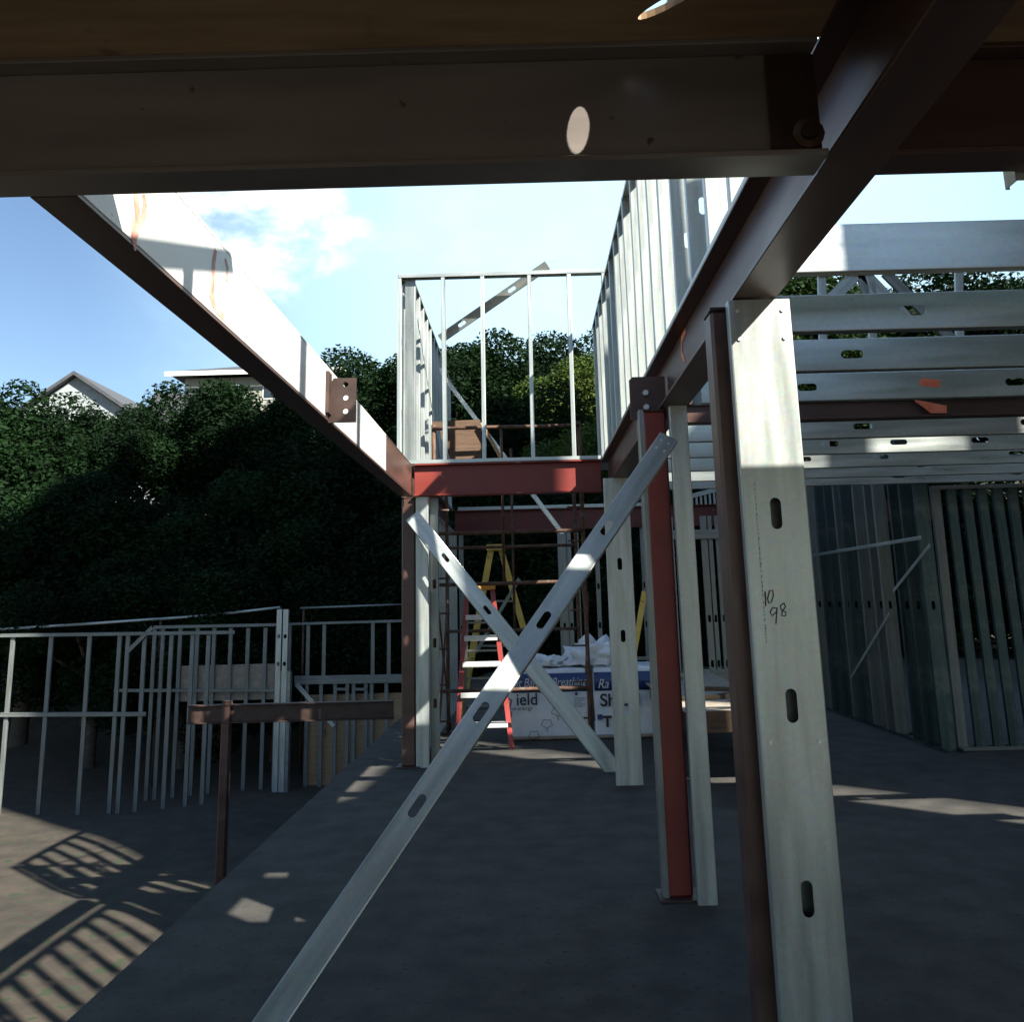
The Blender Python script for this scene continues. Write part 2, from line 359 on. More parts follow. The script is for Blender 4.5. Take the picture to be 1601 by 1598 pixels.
# ------------------------------------------------------------ posts and columns
def tubepost(name, label, x0, x1, y0, y1, z0, z1, m, cat='post', bev=.012):
    t = thing(name, label, cat, ((x0+x1)/2, (y0+y1)/2, z0)); box('shaft', (x0, y0, z0+.014), (x1, y1, z1-.014), m, t, bev)
    box('base_plate', (x0-.05, y0-.05, z0), (x1+.05, y1+.05, z0+.014), DARKST, t); box('cap_plate', (x0-.0, y0-.0, z1-.014), (x1+.0, y1+.0, z1), DARKST, t)
    return t
tubepost('steel_post', 'brown square steel post directly behind the tall galvanised column', .735, .865, 3.345, 3.475, FZ, ZB-.002, BROWN)
tubepost('steel_post', 'brown corner post under the far end of the left beam', -1.315, -1.175, 9.42, 9.56, FZ, ZB-.002, BROWN)
tubepost('steel_post', 'red steel post in the middle distance beside a galvanised stud', .71, .845, 5.24, 5.36, FZ, ZB-.002, REDP)
tubepost('steel_post', 'brown post carrying the shaded beam at lower left', -4.3, -4.18, 12.92, 13.04, -4.25, -1.26, BROWN)

# tall right column: boxed galvanised stud
CY0 = 3.26
c0 = thing('stud_column', 'tall glaring galvanised column with handwritten 10 and 98 on its face', 'column', (.90, CY0, FZ))
def zc(py): return at(1200, py, Y=CY0).z
hz = [zc(803)-FZ-.0, zc(1105)-FZ, zc(1105)-FZ-.62]
cmem('stud', (.905, CY0, FZ), (.905, CY0, ZB-.005), (0, -1, 0), .235, .045, GALV, c0, holes=hz, hl=.115, hw=.04)
cmem('stud', (.905, CY0+.083, FZ), (.905, CY0+.083, ZB-.005), (0, 1, 0), .222, .036, GALVD, c0)
ribbon('marker_writing', onY([(1196, 925), (1197, 938), (1197, 948)], CY0), .005, BLACK, c0, (0, -1, 0))
zero = [(1203, 924), (1208, 923), (1209, 932), (1206, 941), (1202, 944), (1200, 936), (1203, 924)]
ribbon('marker_writing', onY(zero, CY0), .0045, BLACK, c0, (0, -1, 0))
nine = [(1214, 951), (1208, 950), (1204, 957), (1207, 963), (1213, 958), (1215, 950), (1214, 962), (1213, 976)]
ribbon('marker_writing', onY(nine, CY0), .0045, BLACK, c0, (0, -1, 0))
eight = [(1226, 943), (1220, 947), (1221, 953), (1229, 958), (1228, 963), (1222, 963), (1223, 956), (1228, 949), (1226, 943)]
ribbon('marker_writing', onY(eight, CY0), .0045, BLACK, c0, (0, -1, 0))
bm = bmesh.new(); zz = zc(1005)
while zz < zc(755):                       # the illegible printed line down the column
    hgt = random.uniform(.004, .012); p = Vector((.905-.235/2+.045+.0*zz, CY0-.0016, zz)); wv = random.uniform(.002, .005)
    bm.faces.new([bm.verts.new(p+Vector(d)) for d in ((0, 0, 0), (wv, 0, 0), (wv, 0, hgt), (0, 0, hgt))]); zz += hgt+random.uniform(.003, .012)
link('faded_print', mesh_from(bm, 'faded_print'), mat('faded_ink', (.22, .23, .22), None, .6), c0)

# stud beside the red post, and other lower studs
def studthing(label, p0, p1, n, w, fl, m=GALV, holes=(), **k):
    t = thing('steel_stud', label, 'stud', p0); cmem('web_section', p0, p1, n, w, fl, m, t, holes, **k); return t
studthing('galvanised stud standing tight on the right of the red post', (.905, 5.15, FZ), (.905, 5.15, ZB-.004), (0, -1, 0), .105, .05)
studthing('thin bluish stud edge tight on the left of the red post', (.685, 5.3, FZ), (.685, 5.3, ZB-.004), (-1, 0, 0), .11, .03, GALVD)
zb_ = lambda py: at(965, py, Y=8.3).z-FZ
studthing('wide galvanised stud with three visible slots, right of the insulation packs', (.84, 8.3, FZ), (.84, 8.3, ZB-.004), (0, -1, 0), .235, .05, holes=[zb_(882), zb_(995), zb_(1109)], hl=.11, hw=.042)
studthing('pale stud fixed to the right side of the brown corner post', (-1.10, 9.40, FZ), (-1.10, 9.40, ZB-.004), (0, -1, 0), .13, .05)
studthing('narrow grey stud second to the right of the corner post', (-.985, 9.52, FZ), (-.985, 9.52, ZB-.004), (0, -1, 0), .09, .05, GALVD, holes=[.6, 1.2, 1.8])

def screws(pts, n, parent, r_=.007):
    n = Vector(n).normalized()
    for p in pts:
        p = Vector(p); pipe('screw', p-n*.001, p+n*.005, r_, ALU, parent)
# the two diagonal braces
p0 = at(1046, 682, Y=4.75); p1 = at(737, 1136, Y=3.9); d = (p1-p0); p2 = p0+d*((FZ-p0.z)/d.z)
L = (p2-p0).length
def sal(px, py, a, b):    # distance along a-b nearest to a viewing ray
    o = at(px, py, Y=5).normalized(); best = min((((a+(b-a)*t)-o*((a+(b-a)*t).dot(o))).length, t) for t in [i/2000 for i in range(2001)])
    return best[1]*(b-a).length
t = thing('diagonal_brace', 'front diagonal galvanised brace with oval slots leaning from right post to lower left', 'brace', p2)
cmem('web_section', p0, p2, (-.1, -1, .25), .105, .03, GALV, t, [sal(945, 822, p0, p2), sal(845, 966, p0, p2), sal(745, 1108, p0, p2), sal(645, 1255, p0, p2)], hl=.10, hw=.036)
Mb = frame(p0, p2, (-.1, -1, .25)); nb_ = Mb.to_3x3() @ Vector((0, 0, 1))
screws([Mb @ Vector((a_, b_, 0)) for a_, b_ in ((.05, .02), (.05, -.02), (.11, .025), (.11, -.02))], nb_, t)
screws([(.905+dx, CY0, ZB-dz) for dx in (-.085, .085) for dz in (.05, .16)]+[(.905+dx, CY0, FZ+dz) for dx in (-.085, .085) for dz in (.05, .12, 1.1)], (0, -1, 0), c0)
q0 = at(644, 806, Y=9.25); q1 = at(906, 1136, Y=9.0); d = q1-q0; q2 = q0+d*((FZ-q0.z)/d.z)
Mb = frame(q0, q2, (0, -1, .25)); nb_ = Mb.to_3x3() @ Vector((0, 0, 1))
t = thing('diagonal_brace', 'thinner diagonal brace running down right from the corner post, behind the front one', 'brace', q2)
cmem('web_section', q0, q2, (0, -1, .25), .16, .05, GALV, t, [sal(694, 874, q0, q2), sal(761, 955, q0, q2), sal(827, 1034, q0, q2)], hl=.11, hw=.04)
screws([Mb @ Vector((a_, b_, 0)) for a_, b_ in ((.06, .03), (.06, -.03), (.14, .03))], nb_, t, .01)

# ------------------------------------------------------------ stud walls above
def wall(label, loc, track_segs, studs, n, w, fl, m=GALV, name='stud_wall', group=None, holes=()):
    """track_segs: (p0,p1,face) ; studs: (p0,p1)"""
    t = thing(name, label, 'stud wall', loc, group)
    for a, b, nn in track_segs: cmem('track', a, b, nn, w+.008, .035, m, t, lip=0)
    for s in studs:
        a, b = s[:2]; mm = s[2] if len(s) > 2 else m
        cmem('stud', a, b, n, w, fl, mm, t, holes, hl=.09, hw=.035)
    return t
YB = 9.42; z0 = ZT+.004
zt = 3.58
wx = lambda px, Y, z: at(px, CY, Y=Y).x
w_ = thing('stud_frame', 'small open galvanised frame of thin studs standing on the bright red beam', 'stud frame', (-.2, YB, z0))
a, b = at(624, 430, Y=YB), at(958, 422, Y=YB); zt = (a.z+b.z)/2
cmem('track', (a.x, YB, zt), (1.02, YB, zt), (0, 0, 1), .10, .045, GALV, w_, lip=0)
cmem('track', (-1.33, YB, z0), (.80, YB, z0), (0, 0, -1), .10, .04, GALV, w_, lip=0)
for i, (pt, pb) in enumerate([(626, 630), (690, 694), (757, 759), (825, 828), (892, 899), (942, 946)]):
    xt, xb = at(pt, 430, Y=YB).x, at(pb, 712, Y=YB).x; x = (xt+xb)/2
    nn = (-1, 0, 0) if i % 2 else (1, 0, 0)
    cmem('stud', (x, YB, z0+.003), (x+(xt-xb)*.15+random.uniform(-.008, .008), YB, zt-.003), nn, .09, .042, GALV, w_, holes=[.55, 1.35])
cmem('stud', (a.x+.12, YB+.02, z0+.003), (a.x+.12, YB+.02, zt-.003), (0, -1, 0), .11, .04, GALVD, w_)
g0, g1 = at(688, 530, Y=YB+.35), at(856, 414, Y=YB+.12)
t = thing('diagonal_brace', 'slim dark diagonal brace behind the small frame, outlined against the sky', 'brace', g0)
cmem('web_section', g0, g1, (0, -1, -.3), .105, .04, GALVD, t, [sal(720, 503, g0, g1), sal(800, 452, g0, g1)], hl=.1, hw=.04)
bar('bent_strap', g1+Vector((-.03, -.09, -.02)), g1+Vector((.10, -.09, .015)), .03, .003, GALV, t, n=(0, -.3, 1))
# left upper wall, along Y
XL = -1.265
st = [((XL, y, z0+.003), (XL, y+random.uniform(-.02, .02), zt-.003)) for y in np.arange(9.62, 14.4, .42)]
lw = wall('long galvanised stud wall on the left, running back behind the small frame', (XL, 12, z0),
     [((XL, 9.5, z0), (XL, 14.5, z0), (0, 0, -1)), ((XL, 9.5, zt), (XL, 14.5, zt), (0, 0, 1))], st, (0, -1, 0), .15, .05, GALV, holes=[.5, 1.3])
bar('strap', at(653, 500, X=XL+.085), at(690, 730, X=XL+.085), .05, .003, GALVD, lw, n=(1, 0, 0))
# left lower wall
st = [((XL+.05, y, FZ+.003), (XL+.05, y, ZB-.006)) for y in np.arange(9.8, 14.3, .42)]
wall('lower stud wall under the left beam end, seen edge on behind the corner post', (XL+.05, 12, FZ),
     [((XL+.05, 9.62, FZ), (XL+.05, 14.2, FZ), (0, 0, -1)), ((XL+.05, 9.62, ZB-.004), (XL+.05, 14.2, ZB-.004), (0, 0, 1))], st, (0, -1, 0), .15, .05, GALV, holes=[.5, 1.2, 1.9])
# right upper wall along Y
XR = .90; zr = 3.14
st = []
for y in np.arange(2.42, 10.2, .42):
    st.append(((XR, y, z0+.003), (XR+random.uniform(-.006, .006), y+random.uniform(-.02, .02), zr-.003)))
wall('tall dense galvanised stud wall glinting on top of the long right beam', (XR, 6, z0),
     [((XR, 2.3, z0), (XR, 10.2, z0), (0, 0, -1)), ((XR, 2.3, zr), (XR, 10.2, zr), (0, 0, 1))], st, (0, -1, 0), .15, .045, GALV, holes=[.42, 1.1])

# ------------------------------------------------------------ ceiling joists of the right bay
JG = 'galvanised joists over the right bay'
J = [(3.42, [], 'brightest galvanised joist, nearest the camera and topmost at right, sun glare on it'),
     (3.72, [(1426, 481)], 'second galvanised joist from the top right, with an oval slot near the picture edge'),
     (4.42, [(1332, 551)], 'third joist down at right with a dark oval slot in its middle'),
     (5.14, [(1262, 603)], 'fourth joist down, brown seen through its slot, orange paint at its end'),
     (6.45, [(1349, 667)], 'first dull joist beneath the brown cross beam at right'),
     (7.2, [(1297, 692), (1405, 690)], 'second joist beneath the brown cross beam, with two dark slots'),
     (8.0, [(1377, 712), (1256, 714)], 'third joist beneath the brown cross beam, in the blue light'),
     (8.72, [], 'last but one of the ceiling joists, a thin pale strip'),
     (9.35, [], 'farthest of the ceiling joists, thinnest pale strip above the dark studs')]
for y, hs, lab in J:
    jw = .205 if y < 3.5 else .166
    zc_ = ZB+jw/2+(.157 if y == 3.42 else 0); a = Vector((1.0 if y < 5 else .985, y, zc_)); b = Vector((6.2, y, zc_))
    t = thing('floor_joist', lab, 'joist', a, JG)
    holes = [at(px, py, Y=y).x-a.x for px, py in hs]; k = (holes[0] if holes else 1.7)+1.22
    while k < 5: holes.append(k); k += 1.22
    hl = .115 if y < 6 else .14
    cmem('web_section', a, b, (0, -1, 0), jw, .05, GALVJ, t, holes, hl=hl, hw=.044)
    cmem('end_clip', (1.02, y-.004, zc_-.09), (1.02, y-.004, zc_+.09), (0, -1, 0), .05, .02, GALVD, t, lip=0)
    if abs(y-5.14) < .01:
        ribbon('paint_mark', onY([(1437, 597), (1447, 598), (1470, 600)], y), [.035, .05, .045], SPRAY, t, (0, -1, 0))
ribbon('paint_mark', onY([(1430, 626), (1445, 632), (1456, 638), (1480, 640)], 5.72), [.01, .04, .07, .05], SPRAY, None, (0, -1, 0))
pm = [o for o in bpy.data.objects if o.name.startswith('paint_mark') and not o.parent][0]
for o in bpy.data.objects:
    if o.get('label', '').startswith('brown steel beam crossing'):
        pm.parent = o; pm.matrix_local = Matrix.Translation(-o.location)

# roof frame standing on the far part of the right bay, seen between the joists
t = thing('roof_truss', 'galvanised roof framing with crossing diagonals glimpsed between the top joists', 'truss', (2.3, 9.8, ZT))
YT = 9.8
def tm(n_, x0, y0, x1, y1, w=.09, m=GALV): cmem(n_, at(x0, y0, Y=YT), at(x1, y1, Y=YT), (0, -1, 0), w, .04, m, t)
tm('post', 1285, 405, 1292, 740); tm('diagonal', 1342, 425, 1268, 500, .14); tm('diagonal', 1345, 425, 1361, 475, .09, GALVD)
tm('diagonal', 1352, 428, 1425, 505, .15); tm('diagonal', 1385, 425, 1520, 560, .12, GALVD); tm('post', 1364, 440, 1370, 745)
cmem('chord', at(1180, 424, Y=YT-.05), at(1640, 404, Y=YT-.05), (0, -1, 0), .16, .04, GALVD, t)
cmem('chord', at(1180, 735, Y=YT-.05), at(1640, 720, Y=YT-.05), (0, -1, 0), .16, .04, GALVD, t)
tm('post', 1500, 410, 1505, 735)

# ------------------------------------------------------------ right bay walls
XS = 4.22; ZS = 1.8
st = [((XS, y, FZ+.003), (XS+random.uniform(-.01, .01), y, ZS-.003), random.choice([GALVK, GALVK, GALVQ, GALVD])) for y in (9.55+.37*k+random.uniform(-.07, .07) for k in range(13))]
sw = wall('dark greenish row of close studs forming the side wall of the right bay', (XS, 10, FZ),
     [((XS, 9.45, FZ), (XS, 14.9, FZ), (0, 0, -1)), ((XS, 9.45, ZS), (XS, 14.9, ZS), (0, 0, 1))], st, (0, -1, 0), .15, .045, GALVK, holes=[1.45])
bar('brace', at(1454, 852, X=XS-.09), at(1396, 925, X=XS-.09), .04, .004, GALV, sw, n=(-1, 0, 0))
bar('brace', at(1390, 960, X=XS-.09), at(1330, 1060, X=XS-.09), .04, .004, GALV, sw, n=(-1, 0, 0))
bar('noggin', (XS-.085, 9.5, .55), (XS-.085, 14.4, .55), .04, .004, GALV, sw, n=(-1, 0, 0))
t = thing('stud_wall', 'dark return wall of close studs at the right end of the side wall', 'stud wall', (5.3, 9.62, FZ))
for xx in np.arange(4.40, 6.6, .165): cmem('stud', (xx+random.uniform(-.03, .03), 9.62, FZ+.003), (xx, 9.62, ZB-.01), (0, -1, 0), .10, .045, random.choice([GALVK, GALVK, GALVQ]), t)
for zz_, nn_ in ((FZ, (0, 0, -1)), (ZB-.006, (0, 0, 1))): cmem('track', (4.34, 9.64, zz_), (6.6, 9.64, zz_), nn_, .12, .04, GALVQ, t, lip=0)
# far end wall of the right bay with a window opening
YW = 12.6
t = thing('stud_wall', 'end wall of the right bay with a dark window opening and pale sill track', 'stud wall', (2.4, YW, FZ))
x = lambda px: at(px, 900, Y=YW).x; z = lambda py: at(1095, py, Y=YW).z
cmem('track', (x(1040), YW-.05, z(836)), (x(1255), YW-.05, z(836)), (0, -1, 0), .13, .04, GALVD, t)
cmem('sill_track', (x(1062), YW-.06, z(1056)), (x(1180), YW-.06, z(1056)), (0, -1, 0), .15, .05, GALVD, t)
for q in (1052, 1073, 1105, 1115, 1128, 1150, 1200, 1230, 1250): cmem('stud', (x(q), YW, FZ+.003), (x(q), YW, ZB), (0, -1, 0), .09 if q != 1115 else .06, .04, GALVD, t, holes=[.7, 1.3])
# comb of short studs on the far red beam
t = thing('stud_frame', 'comb of short close studs with a sloping top on the far red beam', 'stud frame', (2.6, 14.4, ZT))
tx = lambda px: at(px, 790, Y=14.4).x
ztop = lambda px: at(px, 780-(px-1065)*.25, Y=14.4).z
for q in range(1062, 1250, 7): cmem('stud', (tx(q), 14.4, ZT+.003), (tx(q), 14.4, ztop(q)), (0, -1, 0), .032, .04, GALV, t)
cmem('track', (tx(1058), 14.39, ztop(1058)), (tx(1254), 14.39, ztop(1254)), (0, -1, 0), .07, .05, GALV, t)
t = thing('stud_wall', 'far wall of sparse studs beneath the far red beam behind the scaffold', 'stud wall', (.5, 14.4, FZ))
for q in (708, 722, 882, 893, 905, 937, 960, 1010, 1030):
    xx = at(q, 950, Y=14.38).x; cmem('stud', (xx, 14.38, FZ+.003), (xx, 14.38, ZB-.004), (0, -1, 0), .14 if q in (882, 708) else .07, .04, GALVD if q != 708 else GALV, t, holes=[.6, 1.2, 1.8])
cmem('track', (-1.15, 14.38, FZ), (3.2, 14.38, FZ), (0, 0, -1), .15, .04, GALVD, t, lip=0)
cmem('track', (-1.1, 14.34, z0+.02), (2.2, 14.34, z0+.02), (0, -1, 0), .055, .04, GALV, t)
cmem('rail', (.9, 14.33, at(900, 1085, Y=14.33).z+.5), (2.0, 14.33, at(900, 1085, Y=14.33).z+.5), (0, -1, 0), .05, .02, GALVD, t)

# low timber platform with offcuts in the right bay
t = thing('timber_platform', 'low timber platform with offcuts beyond the brown post in the right bay', 'platform', (2.1, 10, FZ))
zp = -.98
box('top', (1.35, 8.2, zp-.02), (2.35, 12.3, zp), OSB, t)
for yy in np.arange(8.25, 12.4, .6): box('bearer', (1.36, yy, zp-.16), (2.34, yy+.045, zp-.021), TIMBER, t)
for xx in (1.4, 2.2):
    for yy in (8.35, 10.2, 12.1): box('leg', (xx, yy, FZ), (xx+.09, yy+.09, zp-.161), TIMBER, t)
for i, (xx, yy, a, l, lab) in enumerate([(1.7, 9.1, .3, .5, 'dark timber offcut lying nearest on the low platform'), (1.95, 9.9, -.5, .35, 'short offcut lying across the middle of the low platform'), (1.75, 11.2, 1.3, .45, 'offcut lying at the back of the low platform'), (1.98, 9.3, .9, .5, 'longer offcut lying on the right of the low platform')]):
    c = Vector((xx, yy, zp+.02)); dv = Vector((math.cos(a), math.sin(a), 0))*l/2
    tag(bar('timber_offcut', c-dv, c+dv, .038, .09, TIMBER if i % 2 else PLY, n=(-dv.y, dv.x, 0)), lab, 'offcut')
box('skirt_board', (1.35, 8.165, zp-.18), (2.35, 8.199, zp+.0), TIMBER, t)

# ------------------------------------------------------------ scaffold
YS0, YS1 = 10.1, 11.7
sc = thing('scaffold', 'rusty pipe scaffold tower with ladder rungs behind the red beam', 'scaffold', (-.2, YS0, FZ))
xl, xr = at(679, 900, Y=YS0).x, at(914, 900, Y=YS0).x
zs = lambda py, Y=YS0: at(800, py, Y=Y).z
ztS = zs(664)
for Y in (YS0, YS1):
    for X, b_ in ((xl, 1), (xr, 1)):
        pipe('standard', (X, Y, FZ+.03), (X, Y, ztS+(.02 if Y == YS0 else -.0)), .024, RUST, sc, wob=.002)
        box('foot', (X-.07, Y-.07, FZ), (X+.07, Y+.07, FZ+.03), DARKST, sc)
for py in (668, 832, 912, 1078, 1250): pipe('ledger', (xl, YS0-.028, zs(py)), (xr, YS0-.028, zs(py)), .021, RUST, sc, wob=.003)
for py in (668, 855, 985): pipe('ledger', (xl, YS1-.03, zs(py, YS1)), (xr, YS1-.03, zs(py, YS1)), .021, RUST, sc, wob=.003)
xm = at(786, 800, Y=YS0+.03).x
pipe('upright', (xm, YS0+.04, zs(664)), (xm, YS0+.04, zs(912)), .017, RUST, sc)
pipe('upright', (xm+.08, YS1+.03, zs(664)), (xm+.08, YS1+.03, zs(1000)), .017, RUST, sc)
for X in (xl, xr):
    pipe('cross_brace', (X+.03, YS0, zs(930)), (X+.03, YS1, zs(1170)), .012, RUST, sc); pipe('cross_brace', (X+.045, YS0, zs(1130)), (X+.045, YS1, zs(860)), .012, RUST, sc)
    for k in range(7): pipe('rung', (X, YS0, FZ+.35+k*.38), (X+(.17 if X < 0 else -.17), YS0, FZ+.35+k*.38), .01, RUST, sc)
g0, g1 = at(695, 590, Y=YS1-.2), at(880, 835, Y=YS0+.3)
t = thing('steel_strut', 'thin galvanised strut sloping down right through the scaffold', 'strut', g1); cmem('web_section', g0, g1, (0, -1, 0), .055, .03, GALV, t)
bar('end_bracket', at(690, 575, Y=YS1-.2), at(698, 600, Y=YS1-.2), .06, .02, GALV, t)
g0, g1 = at(812, 905, Y=12.6), at(744, 1020, Y=12.6)
t = thing('steel_strut', 'thin grey strut sloping down left between the yellow ladder legs', 'strut', g1); cmem('web_section', g0, g1, (0, -1, 0), .05, .03, GALVD, t)
# boards on top
a = at(690, 660, Y=YS0+.25); b = at(752, 660, Y=YS0+.25)
t = thing('scaffold_board', 'brown board standing on edge at the top left of the scaffold', 'board', (a.x, YS0+.25, 1.4))
bm = bmesh.new(); q = [at(676, 659, Y=YS0+.2), at(751, 656, Y=YS0+.2), at(754, 716, Y=YS0+.2), at(706, 722, Y=YS0+.2), at(690, 685, Y=YS0+.2), at(688, 672, Y=YS0+.2), at(676, 670, Y=YS0+.2)]
f0 = [bm.verts.new(p) for p in q]; f1 = [bm.verts.new(p+Vector((0, .04, 0))) for p in q]
bm.faces.new(f0[::-1]); bm.faces.new(f1)
for i in range(len(q)): bm.faces.new((f0[i], f0[(i+1) % len(q)], f1[(i+1) % len(q)], f1[i]))
bmesh.ops.recalc_face_normals(bm, faces=bm.faces)
link('board_face', mesh_from(bm, 'board'), TIMBER, t)
bar('batten', at(753, 661, Y=YS0+.15), at(783, 716, Y=YS0+.15), .04, .04, PLY, t)
t.location.z = 1.4

# ------------------------------------------------------------ ladders
def stepladder(label, Yf, apex_px, apex_w, lf, rf, treads, railm, capm, Yr, rw, name='stepladder', tdep=.09, back=None, rails_d=.03):
    """lf, rf: pixel points on the feet of left/right front rails; treads: pixel heights"""
    t = thing(name, label, 'ladder', (0, Yf, FZ))
    ax, ay = apex_px; L0, R0 = at(ax-apex_w, ay, Y=Yf), at(ax+apex_w, ay, Y=Yf)
    def down(p, q): d = q-p; return p+d*((FZ-p.z)/d.z)
    Lf, Rf = down(L0, at(*lf, Y=Yf-.3)), down(R0, at(*rf, Y=Yf-.3))
    bar('rail', L0, Lf, rw, rails_d, railm, t); bar('rail', R0, Rf, rw, rails_d, railm, t)
    # back legs mirror the front in Y
    dy = Yr-Yf
    for p, q in ((L0, Lf), (R0, Rf)):
        a = p+Vector((0, .06, 0)); b = Vector((q.x*.97+((L0.x+R0.x)/2)*.03, Yf+dy, FZ)); bar('back_leg', a, b, rw*.8, rails_d*.8, back or railm, t)
    box('top_cap', (L0.x-.03, Yf-.06, L0.z-.01), (R0.x+.03, Yf+.14, L0.z+.05), capm, t, .006)
    for py in treads:
        k = (at(ax, py, Y=Yf).z-L0.z)/(Lf.z-L0.z); a = L0.lerp(Lf, k); b = R0.lerp(Rf, k)
        bm = bmesh.new(); 
        box('tread', (a.x+.01, a.y-.07, a.z-.03), (b.x-.01, a.y+.02, a.z+.028), ALU, t, .004)
    for i in range(4):
        k = .22+.19*i; a = (L0+Vector((0, .06, 0))).lerp(Vector((Lf.x, Yf+dy, FZ)), k); b = (R0+Vector((0, .06, 0))).lerp(Vector((Rf.x, Yf+dy, FZ)), k)
        bar('back_rung', a, b, .025, .012, GALVD, t)
    return t
red = stepladder('red stepladder with white treads and orange cap behind the crossing braces', 10.75, (750, 922), 20, (716, 1136), (796, 1136), [965, 997, 1037, 1083, 1128, 1176], REDF, ORNG, 11.5, .055, back=GALVD)
# tall yellow A-frame trestle
t = thing('trestle_ladder', 'tall yellow A-frame ladder, its apex just under the far red beam', 'ladder', (0, 12.9, FZ))
Ay = 12.9
def ext(x0, y0, x1, y1, Y): a, b = at(x0, y0, Y=Y), at(x1, y1, Y=Y); d = b-a; return a, a+d*((FZ-a.z)/d.z)
for k, dyv in ((0, 0), (1, .35)):
    a, b = ext(768, 858, 727, 1080, Ay+dyv*.3); b.y += dyv; bar('rail', a, b, .085, .04, YEL, t)
    a, b = ext(783, 858, 832, 1030, Ay+.08+dyv*.3); b.y += dyv; bar('rail', a, b, .085, .04, YEL, t)
a = at(775, 856, Y=Ay); box('top_cap', (a.x-.13, Ay-.08, a.z-.04), (a.x+.13, Ay+.3, a.z+.04), YEL, t)
for py in (905, 940, 975, 1010):
    u_ = (py-858)
    a, b = at(768-u_*.185, py, Y=Ay+.06), at(783+u_*.285, py, Y=Ay+.1)
    if py in (940, 1010): bar('spreader', a, b, .03, .015, GALVD, t)
a, b = ext(1008, 925, 984, 1062, 11.6)
tag(bar('yellow_prop', a, b, .07, .04, YEL), 'yellow timber prop leaning behind the wide slotted stud', 'prop')

# ------------------------------------------------------------ insulation packs
def text(s, pos, size, m, parent, name, italic=0, n=(0, -1, 0), bold=0, sx=1):
    cu = bpy.data.curves.new(name, 'FONT'); cu.body = s; cu.size = size; cu.shear = italic; cu.offset = bold; cu.extrude = .0005
    o = bpy.data.objects.new(name, cu); COL.objects.link(o); bpy.context.view_layer.update()
    me = bpy.data.meshes.new_from_object(o.evaluated_get(bpy.context.evaluated_depsgraph_get())); bpy.data.objects.remove(o)
    M = Matrix(((sx, 0, 0, pos[0]), (0, 0, -1, pos[1]), (0, 1, 0, pos[2]), (0, 0, 0, 1)))
    return link(name, me, m, parent, M)
def soft_box(name, mn, mx, m, parent, amp=.02, cuts=14, seed=0, lump=0):
    bm = bmesh.new(); bbox(bm, mn, mx); bmesh.ops.subdivide_edges(bm, edges=bm.edges, cuts=cuts, use_grid_fill=True)
    c = (Vector(mn)+Vector(mx))/2; h = (Vector(mx)-Vector(mn))/2
    for v in bm.verts:
        d = v.co-c; q = Vector([d[i]/h[i] for i in range(3)]); ed = sum(1 for i in range(3) if abs(q[i]) > .93)
        nn = noise.noise(v.co*7+Vector((seed, 0, 0)))+.5*noise.noise(v.co*19+Vector((seed, 3, 0)))
        dirv = q.normalized(); v.co += dirv*amp*nn
        if ed >= 2: v.co -= Vector([q[i]*h[i]*.0+math.copysign(.012, q[i]) if abs(q[i]) > .93 else 0 for i in range(3)])
        if lump and q.z > .9: v.co.z += lump*max(0, noise.noise(v.co*3.3+Vector((seed, 9, 2)))+.15)
    for f in bm.faces: f.smooth = True
    return link(name, mesh_from(bm, name), m, parent)
YP = 11.0
xa, xb_ = at(795, 1080, Y=YP).x, at(921, 1080, Y=YP).x; ztp = at(860, 1046, Y=YP).z
def pack(label, xa, xb, seed):
    t = thing('insulation_pack', label, 'insulation pack', ((xa+xb)/2, YP, FZ))
    body = soft_box('wrapped_body', (xa, YP, FZ), (xb, YP+.9, ztp), WRAP, t, .006, 16, seed, .05)
    # printed band on the front
    zb0, zb1 = at(860, 1082, Y=YP).z, at(860, 1053, Y=YP).z
    bm = bmesh.new(); nseg = 24; rows = []
    for i in range(nseg+1):
        xx = xa+.01+(xb-xa-.02)*i/nseg; rows.append([bm.verts.new((xx, YP-.016-.003*math.sin(i*1.3+seed), z_)) for z_ in (zb0, zb1)])
    for p, q in zip(rows, rows[1:]): bm.faces.new((p[0], q[0], q[1], p[1])).smooth = True
    link('printed_band', mesh_from(bm, 'band'), BLUE, t, solid=.002)
    soft_box('cardboard_base', (xa-.01, YP-.01, FZ), (xb+.01, YP+.91, FZ+.06), OSB, t, .002, 4, 3)
    return t
pk = pack('left white wrapped insulation pack with blue band, crumpled film on its top', xa, xb_, 2)
FYp = YP-.03
text('nt Barrier Breathing', (at(803, 1074, Y=YP).x, FYp, at(803, 1074, Y=YP).z), .135, WHITEINK, pk, 'band_lettering', .3, sx=.78)
text('ield', (at(807, 1103, Y=YP).x, FYp, at(790, 1103, Y=YP).z), .19, BLACK, pk, 'pack_lettering', 0, bold=.002, sx=.95)
text('save energy', (at(793, 1111, Y=YP).x, FYp, at(790, 1111, Y=YP).z), .062, BLACK, pk, 'pack_lettering', 0, bold=.0)
for (cx_, cy_, s_) in ((872, 1112, 9), (893, 1120, 8), (855, 1132, 8), (905, 1138, 10), (835, 1150, 8)):
    for k, (dx_, dy_) in enumerate(((0, 0),)):
        pts = [(cx_+s_*(1+.18*math.sin(a*5))*math.cos(a), cy_+s_*.8*(1+.18*math.sin(a*5))*math.sin(a)) for a in [i*math.tau/24 for i in range(25)]]
        ribbon('tree_drawing', onY(pts, FYp), .006, BLACK, pk, (0, -1, 0))
    ribbon('tree_drawing', onY([(cx_, cy_+s_*.8), (cx_+1, cy_+s_*1.6)], FYp), .008, BLACK, pk, (0, -1, 0))
